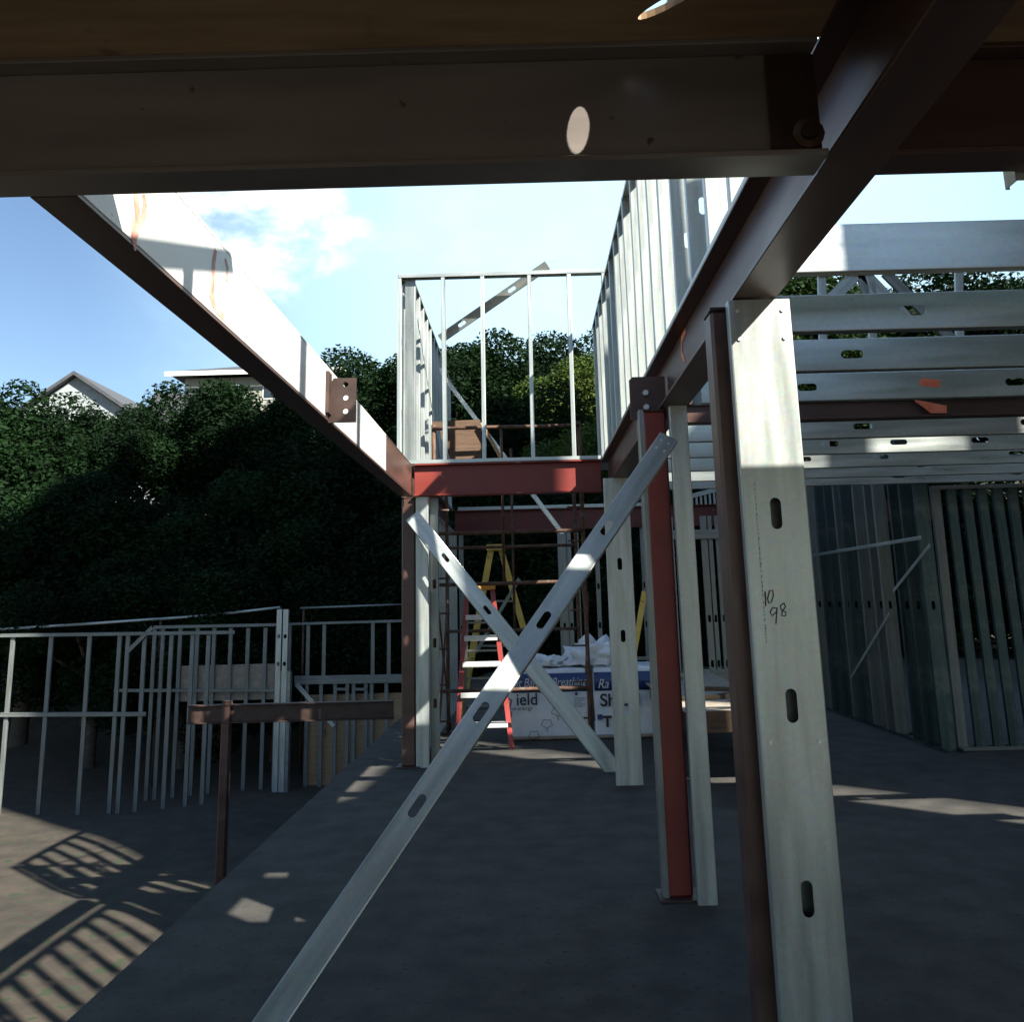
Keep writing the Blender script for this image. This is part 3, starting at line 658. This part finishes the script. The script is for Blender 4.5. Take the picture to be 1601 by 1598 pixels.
for k in range(5): ribbon('fine_print', onY([(897, 1092+k*3.2), (915-(k % 3)*3, 1092+k*3.2)], FYp), .006, BLACK, pk, (0, -1, 0))
ribbon('blue_symbol', onY([(899, 1081+4), (903, 1085)], FYp), .035, BLUE, pk, (0, -1, 0))
for yy in (1092, 1112): ribbon('red_symbol', onY([(793, yy), (800, yy+3), (797, yy+14)], FYp), .02, REDF, pk, (0, -1, 0))
xc, xd = at(928, 1080, Y=YP).x, at(1046, 1080, Y=YP).x
pk2 = pack('right white wrapped insulation pack, mostly behind the wide slotted stud', xc, xd, 5)
text('Ra', (at(934, 1078, Y=YP).x, FYp, at(934, 1076, Y=YP).z), .15, WHITEINK, pk2, 'band_lettering', .3, sx=.85)
text('Shield', (at(938, 1106, Y=YP).x, FYp, at(938, 1104, Y=YP).z), .2, BLACK, pk2, 'pack_lettering', 0, bold=.003, sx=1.0)
text('T', (at(943, 1138, Y=YP).x, FYp, at(943, 1136, Y=YP).z), .17, BLACK, pk2, 'pack_lettering', 0, bold=.006)
ribbon('blue_symbol', onY([(934, 1122), (942, 1121)], FYp), .06, BLUE, pk2, (0, -1, 0))
# crumpled film heaped on top
bm = bmesh.new()
bmesh.ops.create_icosphere(bm, subdivisions=4, radius=1)
for v in bm.verts:
    n1 = noise.noise(v.co*2.2)*.5+noise.noise(v.co*6)*.28+abs(noise.noise(v.co*11))*.2
    v.co = Vector((v.co.x*.30, v.co.y*.25, max(v.co.z, -.25)*.22))*(1+n1)
h1 = at(925, 1035, Y=YP+.3)
for f in bm.faces: f.smooth = True
tag(link('plastic_film', mesh_from(bm, 'film'), WRAP, None, Matrix.Translation((h1.x, YP+.3, ztp+.09))), 'heap of crumpled clear film on top between the two insulation packs', 'plastic film')
bm = bmesh.new(); bmesh.ops.create_icosphere(bm, subdivisions=4, radius=1)
for v in bm.verts:
    n1 = noise.noise(v.co*2.6+Vector((4, 4, 4)))*.6+noise.noise(v.co*7)*.25
    v.co = Vector((v.co.x*.27, v.co.y*.22, max(v.co.z, -.3)*.09))*(1+n1)
for f in bm.faces: f.smooth = True
tag(link('plastic_film', mesh_from(bm, 'film'), WRAP, None, Matrix.Translation((at(850, 1030, Y=YP+.3).x, YP+.3, ztp+.05))), 'low crumple of film on the left insulation pack', 'plastic film')

# ------------------------------------------------------------ lower left: shaded beam and distant framing
a, b = at(296, 1098, Y=13.), at(622, 1098, Y=13.)
ibeam('brown steel beam, its shade in a darker colour, low on the left in front of the distant framing', (a.x, 12.98), (-1.92, 12.98), at(450, 1099, Y=13).z, at(450, 1128, Y=13).z, .14, DARKST)  # darker steel colour instead of brown primer, standing in for shade
YD = 22.
zD = lambda py, px=400, Y=YD: at(px, py, Y=Y).z
xD = lambda px, py=1000, Y=YD: at(px, py, Y=Y).x
gD = -4.6
def dwall(label, Y, tops, studs, extra=(), w=.09, m=GALVQ):
    t = thing('stud_wall', label, 'stud wall', (xD(studs[0][0], 1000, Y), Y, gD), None)
    for (x0, y0, x1, y1, wd) in tops: cmem('track', at(x0, y0, Y=Y-.06), at(x1, y1, Y=Y-.06), (0, -1, 0), wd, .05, m, t)
    for (px, y0, y1) in studs: 
        p, q = at(px, y0, Y=Y), at(px, y1, Y=Y); q = Vector((p.x, Y, max(q.z, gD) if y1 < 1300 else gD)); cmem('stud', q, p, (0, -1, 0), w, .05, m, t)
    return t
w1 = dwall('distant stud wall at lower left, its top rail running up to the twin posts', YD,
      [(240, 981, 436, 977, .07), (178, 1080, 436, 1080, .07)],
      [(x_, 982, 1400) for x_ in (242, 255, 282, 309, 335, 361, 388, 415, 434)])
box('sheet', (xD(283), YD+.10, zD(1095)), (xD(438), YD+.12, zD(1039)), OSB, w1)
w2 = dwall('nearer low stud frame with a loose rail jutting past it at far left', 20.5, [(0, 994, 367, 989, .075), (198, 1020, 238, 981, .09), (0, 1118, 228, 1117, .09)],
      [(x_, 993, 1400) for x_ in (-40, 20, 80, 140, 187, 200, 226, 268, 301, 326)])
w3 = dwall('distant open stud wall between the twin posts and the brown corner post', 22.3, [(452, 976, 700, 969, .06), (460, 1064, 700, 1060, .2), (525, 1078, 545, 1078, .06), (553, 1078, 572, 1078, .06)],
      [(453, 977, 1400), (482, 975, 1062), (507, 975, 1062), (583, 973, 1062), (608, 972, 1062), (480, 1066, 1400), (502, 1066, 1400), (524, 1066, 1400), (543, 1066, 1400), (553, 1066, 1400), (572, 1066, 1400), (581, 1066, 1400), (604, 1066, 1400), (660, 1066, 1400)])
cmem('diagonal', at(463, 1070, Y=22.2), at(522, 1136, Y=22.2), (0, -1, 0), .1, .04, GALV, w3)
box('sheet', (xD(480, 1000, 22.5), 22.5, gD), (xD(720, 1000, 22.5), 22.52, zD(1085, 560, 22.5)), PLY, w3)
t = thing('post_pair', 'pair of pale slotted posts bundled upright amid the distant framing', 'post', (xD(440), 21.6, gD))
for px in (437, 447): p = at(px, 953, Y=21.6); cmem('post', (p.x, 21.6, gD), tuple(p), (0, -1, 0), .12, .08, GALV, t, holes=[(p.z-gD)-.62, (p.z-gD)-1.25], hl=.1, hw=.07)
box('shoe', (xD(433, 1000, 21.6), 21.62, gD), (xD(455, 1000, 21.6), 21.8, zD(1050, 440, 21.6)), GALVD, t)
t = thing('galvanised_pipe', 'long thin pipe sloping up behind the distant framing towards the trees', 'pipe', at(173, 973, Y=23.5))
P_ = [at(x_, y_, Y=23.5) for x_, y_ in ((-60, 988), (100, 978), (250, 968), (330, 962), (438, 950))]
for a, b in zip(P_, P_[1:]): pipe('length', a, b, .035, GALV, t)
t2 = thing('galvanised_pipe', 'short pale pipe piece behind the open framing, right of the twin posts', 'pipe', at(555, 950, Y=23.5))
pipe('length', at(470, 951, Y=23.5), at(640, 945, Y=23.5), .028, GALVD, t2)
for P0, tt, xx in ((P_, t, (0, 2, 4)),):
    for i in xx: pipe('stake', (P0[i].x, P0[i].y+.06, gz(P0[i].x, 23.5)-.2), P0[i]+Vector((0, .06, 0)), .03, RUST, tt)
for px in (475, 636): p = at(px, 950, Y=23.55); pipe('stake', (p.x, p.y, gz(p.x, 23.5)-.2), p, .03, RUST, t2)

# ------------------------------------------------------------ added deck, rail, props and wall around the viewpoint (they cast the shade)
dk = thing('shade_deck', 'plywood deck added overhead for shade, at the very top of the view', 'deck', (2, 0, ZT))  # deck added to shade the near frame, its front edge set for that
bm = bmesh.new()
hx, hy = .33, 1.93
M = Matrix.Translation((0, 0, ZT+.022))
hp = at(906, 200, Y=2.18); Dh = (ZT+.012-hp.z)/math.tan(SUN_EL); sx, sy = math.sin(SUN_AZ), math.cos(SUN_AZ); hx, hy = hp.x+Dh*sx, 2.18+Dh*sy
loops = [[Vector(p) for p in ((-4, -3, 0), (9.2, -3, 0), (9.2, 2.38, 0), (.985, 2.38, 0), (.985, 2.14, 0), (-4, 2.14, 0))],
         [Vector((hx+.10*math.cos(k*math.tau/20)*sx-.021*math.sin(k*math.tau/20)*sy, hy+.10*math.cos(k*math.tau/20)*sy+.021*math.sin(k*math.tau/20)*sx, 0)) for k in range(20)]]  # slot cut so the sun draws the oval on the near beam
vs = [bm.verts.new(p) for lp in loops for p in lp]
for tri in tessellate_polygon(loops):
    f = bm.faces.new([vs[i] for i in tri]); f.normal_update()
    if f.normal.z < 0: f.normal_flip()
link('sheet', mesh_from(bm, 'sheet'), PLY, dk, M, solid=.02)
for yy in np.arange(1.45, -3, -.61): cmem('joist', (1.0, yy, ZB+.2), (6.9, yy, ZB+.2), (0, -1, 0), .25, .05, GALVD, dk)
for yy in np.arange(.6, -3, -.61): cmem('joist', (-3.9, yy, ZB+.2), (.79, yy, ZB+.2), (0, -1, 0), .25, .05, GALVD, dk)
for xx in (6.9, -1.8): cmem('edge_post', (xx, -2.9, FZ), (xx, -2.9, ZT-.1), (0, -1, 0), .15, .05, GALVD, dk)
zd = ZT+.024
# added rail and post, unseen, whose shadow falls on the left beam
sh = Vector((sx, sy, math.tan(SUN_EL)))
DG = (at(296, 402, X=-1.2).y-2.0)/-sy; A = Vector(at(215, 394, X=-1.2))+sh*DG; B = Vector(at(352, 408, X=-1.2))+sh*DG; C = Vector(at(296, 402, X=-1.2))+sh*DG
t = thing('shadow_rail', 'added unseen sloping rail above the deck edge, casting shadow on the left beam', 'rail', (C.x, C.y, zd))
bar('rail', A-(B-A)*.1, B+(B-A)*.1, .055, .04, TIMBER, t, n=(1, 0, 0)); bar('post', (C.x, C.y, zd), C, .055, .05, TIMBER, t, n=(1, 0, 0))
for px, D in ((471, 3.55), (560, 5.3)):  # added unseen props, placed to throw upright shadow bars on the left beam
    q = Vector(at(px, 600, X=-1.2)); p = q+sh*D
    tt = thing('shadow_prop', 'added unseen shadow prop standing on the deck, %s' % ('nearer the right beam' if D < 4 else 'farther to the right'), 'prop', (p.x, min(p.y, 2.1), zd))
    dy = 0; cmem('shaft', (p.x, p.y, zd if p.y < 2.14 else ZB), (p.x, p.y, q.z+D*sh.z+.6), (0, -1, 0), .10, .06, GALV, tt)
t = thing('shade_wall', 'added unseen wall on the deck to the right, shaped to shade the joists', 'wall', (6, 1.5, zd))  # added wall, unseen, outline shaped to shade the joists and red beam
WP = [(3.0, zd), (9.1, zd), (9.1, 10.7), (7.85, 10.7), (7.7, 7.9), (6.6, 6.8), (5.7, 5.9), (4.6, 5.2), (3.42, 4.9), (3.42, 3.35), (3.0, 3.35)]
plate('shade_panel', WP, [], Matrix(((1, 0, 0, 0), (0, 0, -1, 1.5), (0, 1, 0, 0), (0, 0, 0, 1))), PLY, t, .018)
for xx in np.arange(3.47, 9, .42): cmem('stud', (xx, 1.575, zd), (xx, 1.575, 4.88), (1, 0, 0), .09, .04, GALV, t)

# ------------------------------------------------------------ houses up the hill
def prism(name, prof, x0, x1, m, parent, axis='x'):
    bm = bmesh.new(); f = lambda a, p: (a, p[0], p[1]) if axis == 'x' else (p[0], a, p[1])
    A = [bm.verts.new(f(x0, p)) for p in prof]; B = [bm.verts.new(f(x1, p)) for p in prof]
    bm.faces.new(A); bm.faces.new(B[::-1])
    for i in range(len(prof)): bm.faces.new((A[i], B[i], B[(i+1) % len(prof)], A[(i+1) % len(prof)]))
    bmesh.ops.recalc_face_normals(bm, faces=bm.faces); return link(name, mesh_from(bm, name), m, parent)
YH = 58.
e0, e1 = at(257, 589, Y=YH), at(520, 580, Y=YH); rd = at(388, 560, Y=YH+4)
ze = (e0.z+e1.z)/2
h = thing('house', 'cream house with dark hipped roof rising above the trees at left', 'house', (e0.x+5, YH+4, gz(e0.x+5, YH)))
box('wall', (e0.x+1.1, YH+.8, 3), (e1.x, YH+9, ze), HWALL, h, .02)
# hip roof
zr_ = rd.z+1.6; bm = bmesh.new()
x0_, x1_, y0_, y1_ = e0.x, e1.x+1, YH, YH+10
V = [bm.verts.new(p) for p in ((x0_, y0_, ze+.3), (x1_, y0_, ze+.3), (x1_, y1_, ze+.3), (x0_, y1_, ze+.3), (x0_+5.5, YH+5, ze+2.0), (x1_-4, YH+5, ze+2.0))]
for q in ((0, 1, 5, 4), (1, 2, 5), (2, 3, 4, 5), (3, 0, 4), (3, 2, 1, 0)): bm.faces.new([V[i] for i in q])
link('roof', mesh_from(bm, 'roof'), ROOF, h)
box('fascia', (x0_, y0_-.06, ze-.02), (x1_, y0_, ze+.29), FASC, h, .01)
for xx in (e0.x+3.2, e0.x+6.4):
    wn = box('window', (xx, YH+.74, ze-1.6), (xx+1.6, YH+.799, ze-.5), FASC, h, .01); box('pane', (xx+.1, YH+.70, ze-1.5), (xx+1.5, YH+.739, ze-.6), GLASS, wn, .005)
YG = 50.
g0, g1 = at(120, 588, Y=YG), at(214, 652, Y=YG)
h = thing('house', 'grey white gabled house at the far left edge of the trees', 'house', (g0.x, YG+3, gz(g0.x, YG)))
zE = g1.z-.1; zA = g0.z; xA = g0.x; half = g1.x-g0.x
bm = bmesh.new(); prof = [(xA-half, 2), (xA+half, 2), (xA+half, zE), (xA, zA-.05), (xA-half, zE)]
prism('wall', prof, YG, YG+9, HWHITE, h, 'y')
for s in (-1, 1):
    prism('roof', [(xA, zA), (xA, zA+.22), (xA+s*(half+.5), zE-.0), (xA+s*(half+.5), zE-.24)], YG-.4, YG+9.4, ROOF, h, 'y')
prism('roof_wing', [(YG+2.5, zE-1.2), (YG+6, at(220, 616, Y=YG+6).z), (YG+9.5, zE-1.2)], xA+half*.55, xA+half+3.2, ROOF, h, 'x')
wn = box('window', (xA+.4, YG-.05, zE-1.9), (xA+1.6, YG-.002, zE-.7), FASC, h, .01); box('pane', (xA+.5, YG-.09, zE-1.8), (xA+1.5, YG-.051, zE-.8), GLASS, wn, .005)

# ------------------------------------------------------------ trees
def crown_mesh(seed, leaves=15000, ls=.2):
    rng = np.random.default_rng(seed)
    lobes = []
    while len(lobes) < 34:
        d = rng.normal(size=3); d /= np.linalg.norm(d)
        if d[2] < -.6: continue
        rr = rng.uniform(.35, .86); lobes.append((d*np.array([1, 1, .95])*rr, rng.uniform(.16, .34)))
    per = rng.multinomial(leaves, np.array([l[1]**2 for l in lobes])/sum(l[1]**2 for l in lobes))
    C = []; 
    for (c, r), k in zip(lobes, per):
        d = rng.normal(size=(k, 3)); d /= np.linalg.norm(d, axis=1)[:, None]
        C.append(c+d*(r*rng.uniform(.45, 1.12, size=(k, 1))**.6))
    C = np.concatenate(C); n = len(C)
    # stray twigs
    a = rng.normal(size=(n, 3)); a[:, 2] *= .5; a /= np.linalg.norm(a, axis=1)[:, None]
    b = np.cross(a, rng.normal(size=(n, 3))); b /= np.linalg.norm(b, axis=1)[:, None]
    s = ls*rng.uniform(.5, 1.2, size=(n, 1)); 
    v = np.stack([C-a*s, C-b*s*.45, C+a*s, C+b*s*.45], 1).reshape(-1, 3)
    me = bpy.data.meshes.new('crown'); me.vertices.add(4*n); me.vertices.foreach_set('co', v.ravel())
    me.loops.add(4*n); me.loops.foreach_set('vertex_index', np.arange(4*n)); me.polygons.add(n)
    me.polygons.foreach_set('loop_start', np.arange(n)*4); me.polygons.foreach_set('loop_total', np.full(n, 4))
    me.update(); return me
CM = [crown_mesh(k, 46000, .027) for k in range(4)]
CMM = {}
def crown(k, mi):
    if (k, mi) not in CMM:
        me = CM[k].copy(); me.materials.append(LEAF[mi]); CMM[(k, mi)] = me
    return CMM[(k, mi)]
TG = 'trees on the hillside'
NT = [0]
def tree(px, py, Y, r, lab, mi=0, k=None, zs_=1.0):
    NT[0] += 1; k = NT[0] % 4 if k is None else k
    top = at(px, py, Y=Y); zc2 = top.z-r*zs_*.98; g_ = gz(top.x, Y)-.2
    t = thing('tree', lab, 'tree', (top.x, Y, g_), TG)
    M = Matrix.Translation((top.x, Y, zc2)) @ Matrix.Rotation(NT[0]*1.3, 4, 'Z') @ Matrix.Diagonal((r, r, r*zs_, 1))
    link('crown', crown(k, mi), None, t, M)
    bm = bmesh.new(); K = 8
    def limb(a, b, r0, r1):
        a, b = Vector(a), Vector(b); Mx = frame(a, b, (.3, -1, .2)); L = (b-a).length; n = 4; rg = []
        for i in range(n+1):
            q = i/n; w = r0+(r1-r0)*q; o = Vector((0, random.uniform(-.1, .1)*L*.2, random.uniform(-.1, .1)*L*.2)) if 0 < i < n else Vector()
            rg.append([bm.verts.new(Mx @ (Vector((q*L, w*math.cos(j*math.tau/K), w*math.sin(j*math.tau/K)))+o)) for j in range(K)])
        for p, q in zip(rg, rg[1:]):
            for j in range(K): bm.faces.new((p[j], p[(j+1) % K], q[(j+1) % K], q[j])).smooth = True
    b0 = (top.x, Y, g_); tr = max(.14, r*.07); hh = max(zc2-r*.3, g_+1)
    limb(b0, (top.x+.1, Y, hh), tr, tr*.6)
    for j in range(5):
        a_ = j*1.26+NT[0]; limb((top.x+.1, Y, hh-.2*j), (top.x+math.cos(a_)*r*.55, Y+math.sin(a_)*r*.55, zc2+r*.35*(.3+.2*j)), tr*.4, tr*.12)
    link('trunk', mesh_from(bm, 'trunk'), BARK, t); return t
TREES = [  # px, top py, Y, radius, label, material
 (225, 628, 36, 3.0, 'dark shrubby tree below the far left gabled house', 0),
 (318, 578, 38, 4.2, 'round tree right below the cream house roof', 0),
 (395, 585, 36, 4.0, 'tree behind the middle of the left beam', 0),
 (480, 640, 31, 4.0, 'dark tree below the three hole tab', 0),
 (250, 760, 29, 3.6, 'dark tree low in the middle of the left thicket', 0),
 (370, 780, 28, 3.8, 'deeply shaded tree above the distant stud wall', 0),
 (520, 760, 28, 3.8, 'shaded tree left of the brown corner post', 0),
 (600, 690, 32, 4.2, 'dark tree just left of the small frame, below beam level', 0),
 (545, 546, 44, 5.0, 'tree rising left of the small frame under the blue sky', 0),
 (640, 536, 46, 5.0, 'tree crown behind the left corner of the small frame', 0),
 (715, 516, 43, 4.6, 'tree crown topped behind the second stud of the small frame', 0),
 (790, 524, 45, 4.8, 'tree crown between the middle studs of the small frame', 0),
 (858, 518, 44, 4.4, 'tree crown right of the middle stud of the small frame', 0),
 (918, 540, 40, 3.4, 'yellow green tree with sunlit leaf colour near the right wall of the small frame', 2),
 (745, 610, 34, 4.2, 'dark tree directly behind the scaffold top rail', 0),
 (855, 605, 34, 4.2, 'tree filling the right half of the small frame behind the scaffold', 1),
 (925, 660, 28, 3.0, 'tree with sunlit leaf colour at the right end of the scaffold top rail', 2),
 (700, 760, 27, 3.8, 'dark tree seen below the red beam at its left', 0),
 (820, 740, 26, 3.8, 'dark tree seen below the red beam in its middle', 0),
 (960, 740, 27, 3.8, 'dark tree beyond the wide slotted stud', 0),
 (1020, 560, 42, 5.5, 'tree beyond the long right stud wall', 0),
 (1130, 480, 40, 5.5, 'tree beyond the brown post, behind the joists', 0),
 (1235, 425, 36, 5.5, 'leafy tree glimpsed left of the roof framing between the top joists', 1),
 (1340, 400, 40, 6.0, 'tree behind the roof framing, between the top joists', 1),
 (1460, 395, 38, 6.0, 'tree behind the right end of the top joists', 0),
 (1580, 410, 37, 6.0, 'tree at the far right beyond the joist ends', 0),
 (1150, 690, 28, 4.5, 'dark tree behind the end wall window opening', 0),
 (1300, 690, 28, 4.5, 'dark tree behind the right bay side wall', 0),
 (1470, 690, 28, 4.5, 'dark tree outside the far right of the side wall', 0),
 (96, 610, 38, 4.0, 'dark tree at far left in front of the gabled house', 0),
 (165, 715, 30, 3.6, 'dark tree low at the left, under the white gable corner', 0),
 (20, 600, 36, 4.6, 'leftmost tree of the hillside thicket', 0),
 (60, 770, 28, 4.0, 'low dark tree at the bottom left of the thicket', 0),
 (-60, 700, 30, 4.5, 'tree beyond the left picture edge', 0),
 (160, 850, 25.5, 3.0, 'low shaded bushy tree behind the loose rail at left', 0),
 (440, 880, 25.5, 3.0, 'low shaded bushy tree behind the twin posts', 0),
 (300, 870, 25.5, 3.0, 'low shaded bushy tree behind the long thin pipe', 0),
 (570, 870, 25.5, 3.0, 'low shaded bushy tree behind the short pale pipe', 0),
 (900, 850, 25, 3.0, 'low bushy tree behind the insulation packs', 0),
 (770, 850, 25, 3.0, 'low bushy tree behind the yellow ladder apex', 0),
]
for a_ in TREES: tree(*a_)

for o in bpy.data.objects:
    if '_pm' in o: del o['_pm']
    if o.type == 'MESH' and not o.parent and 'label' not in o and o.get('kind') is None: print('UNLABELLED', o.name)
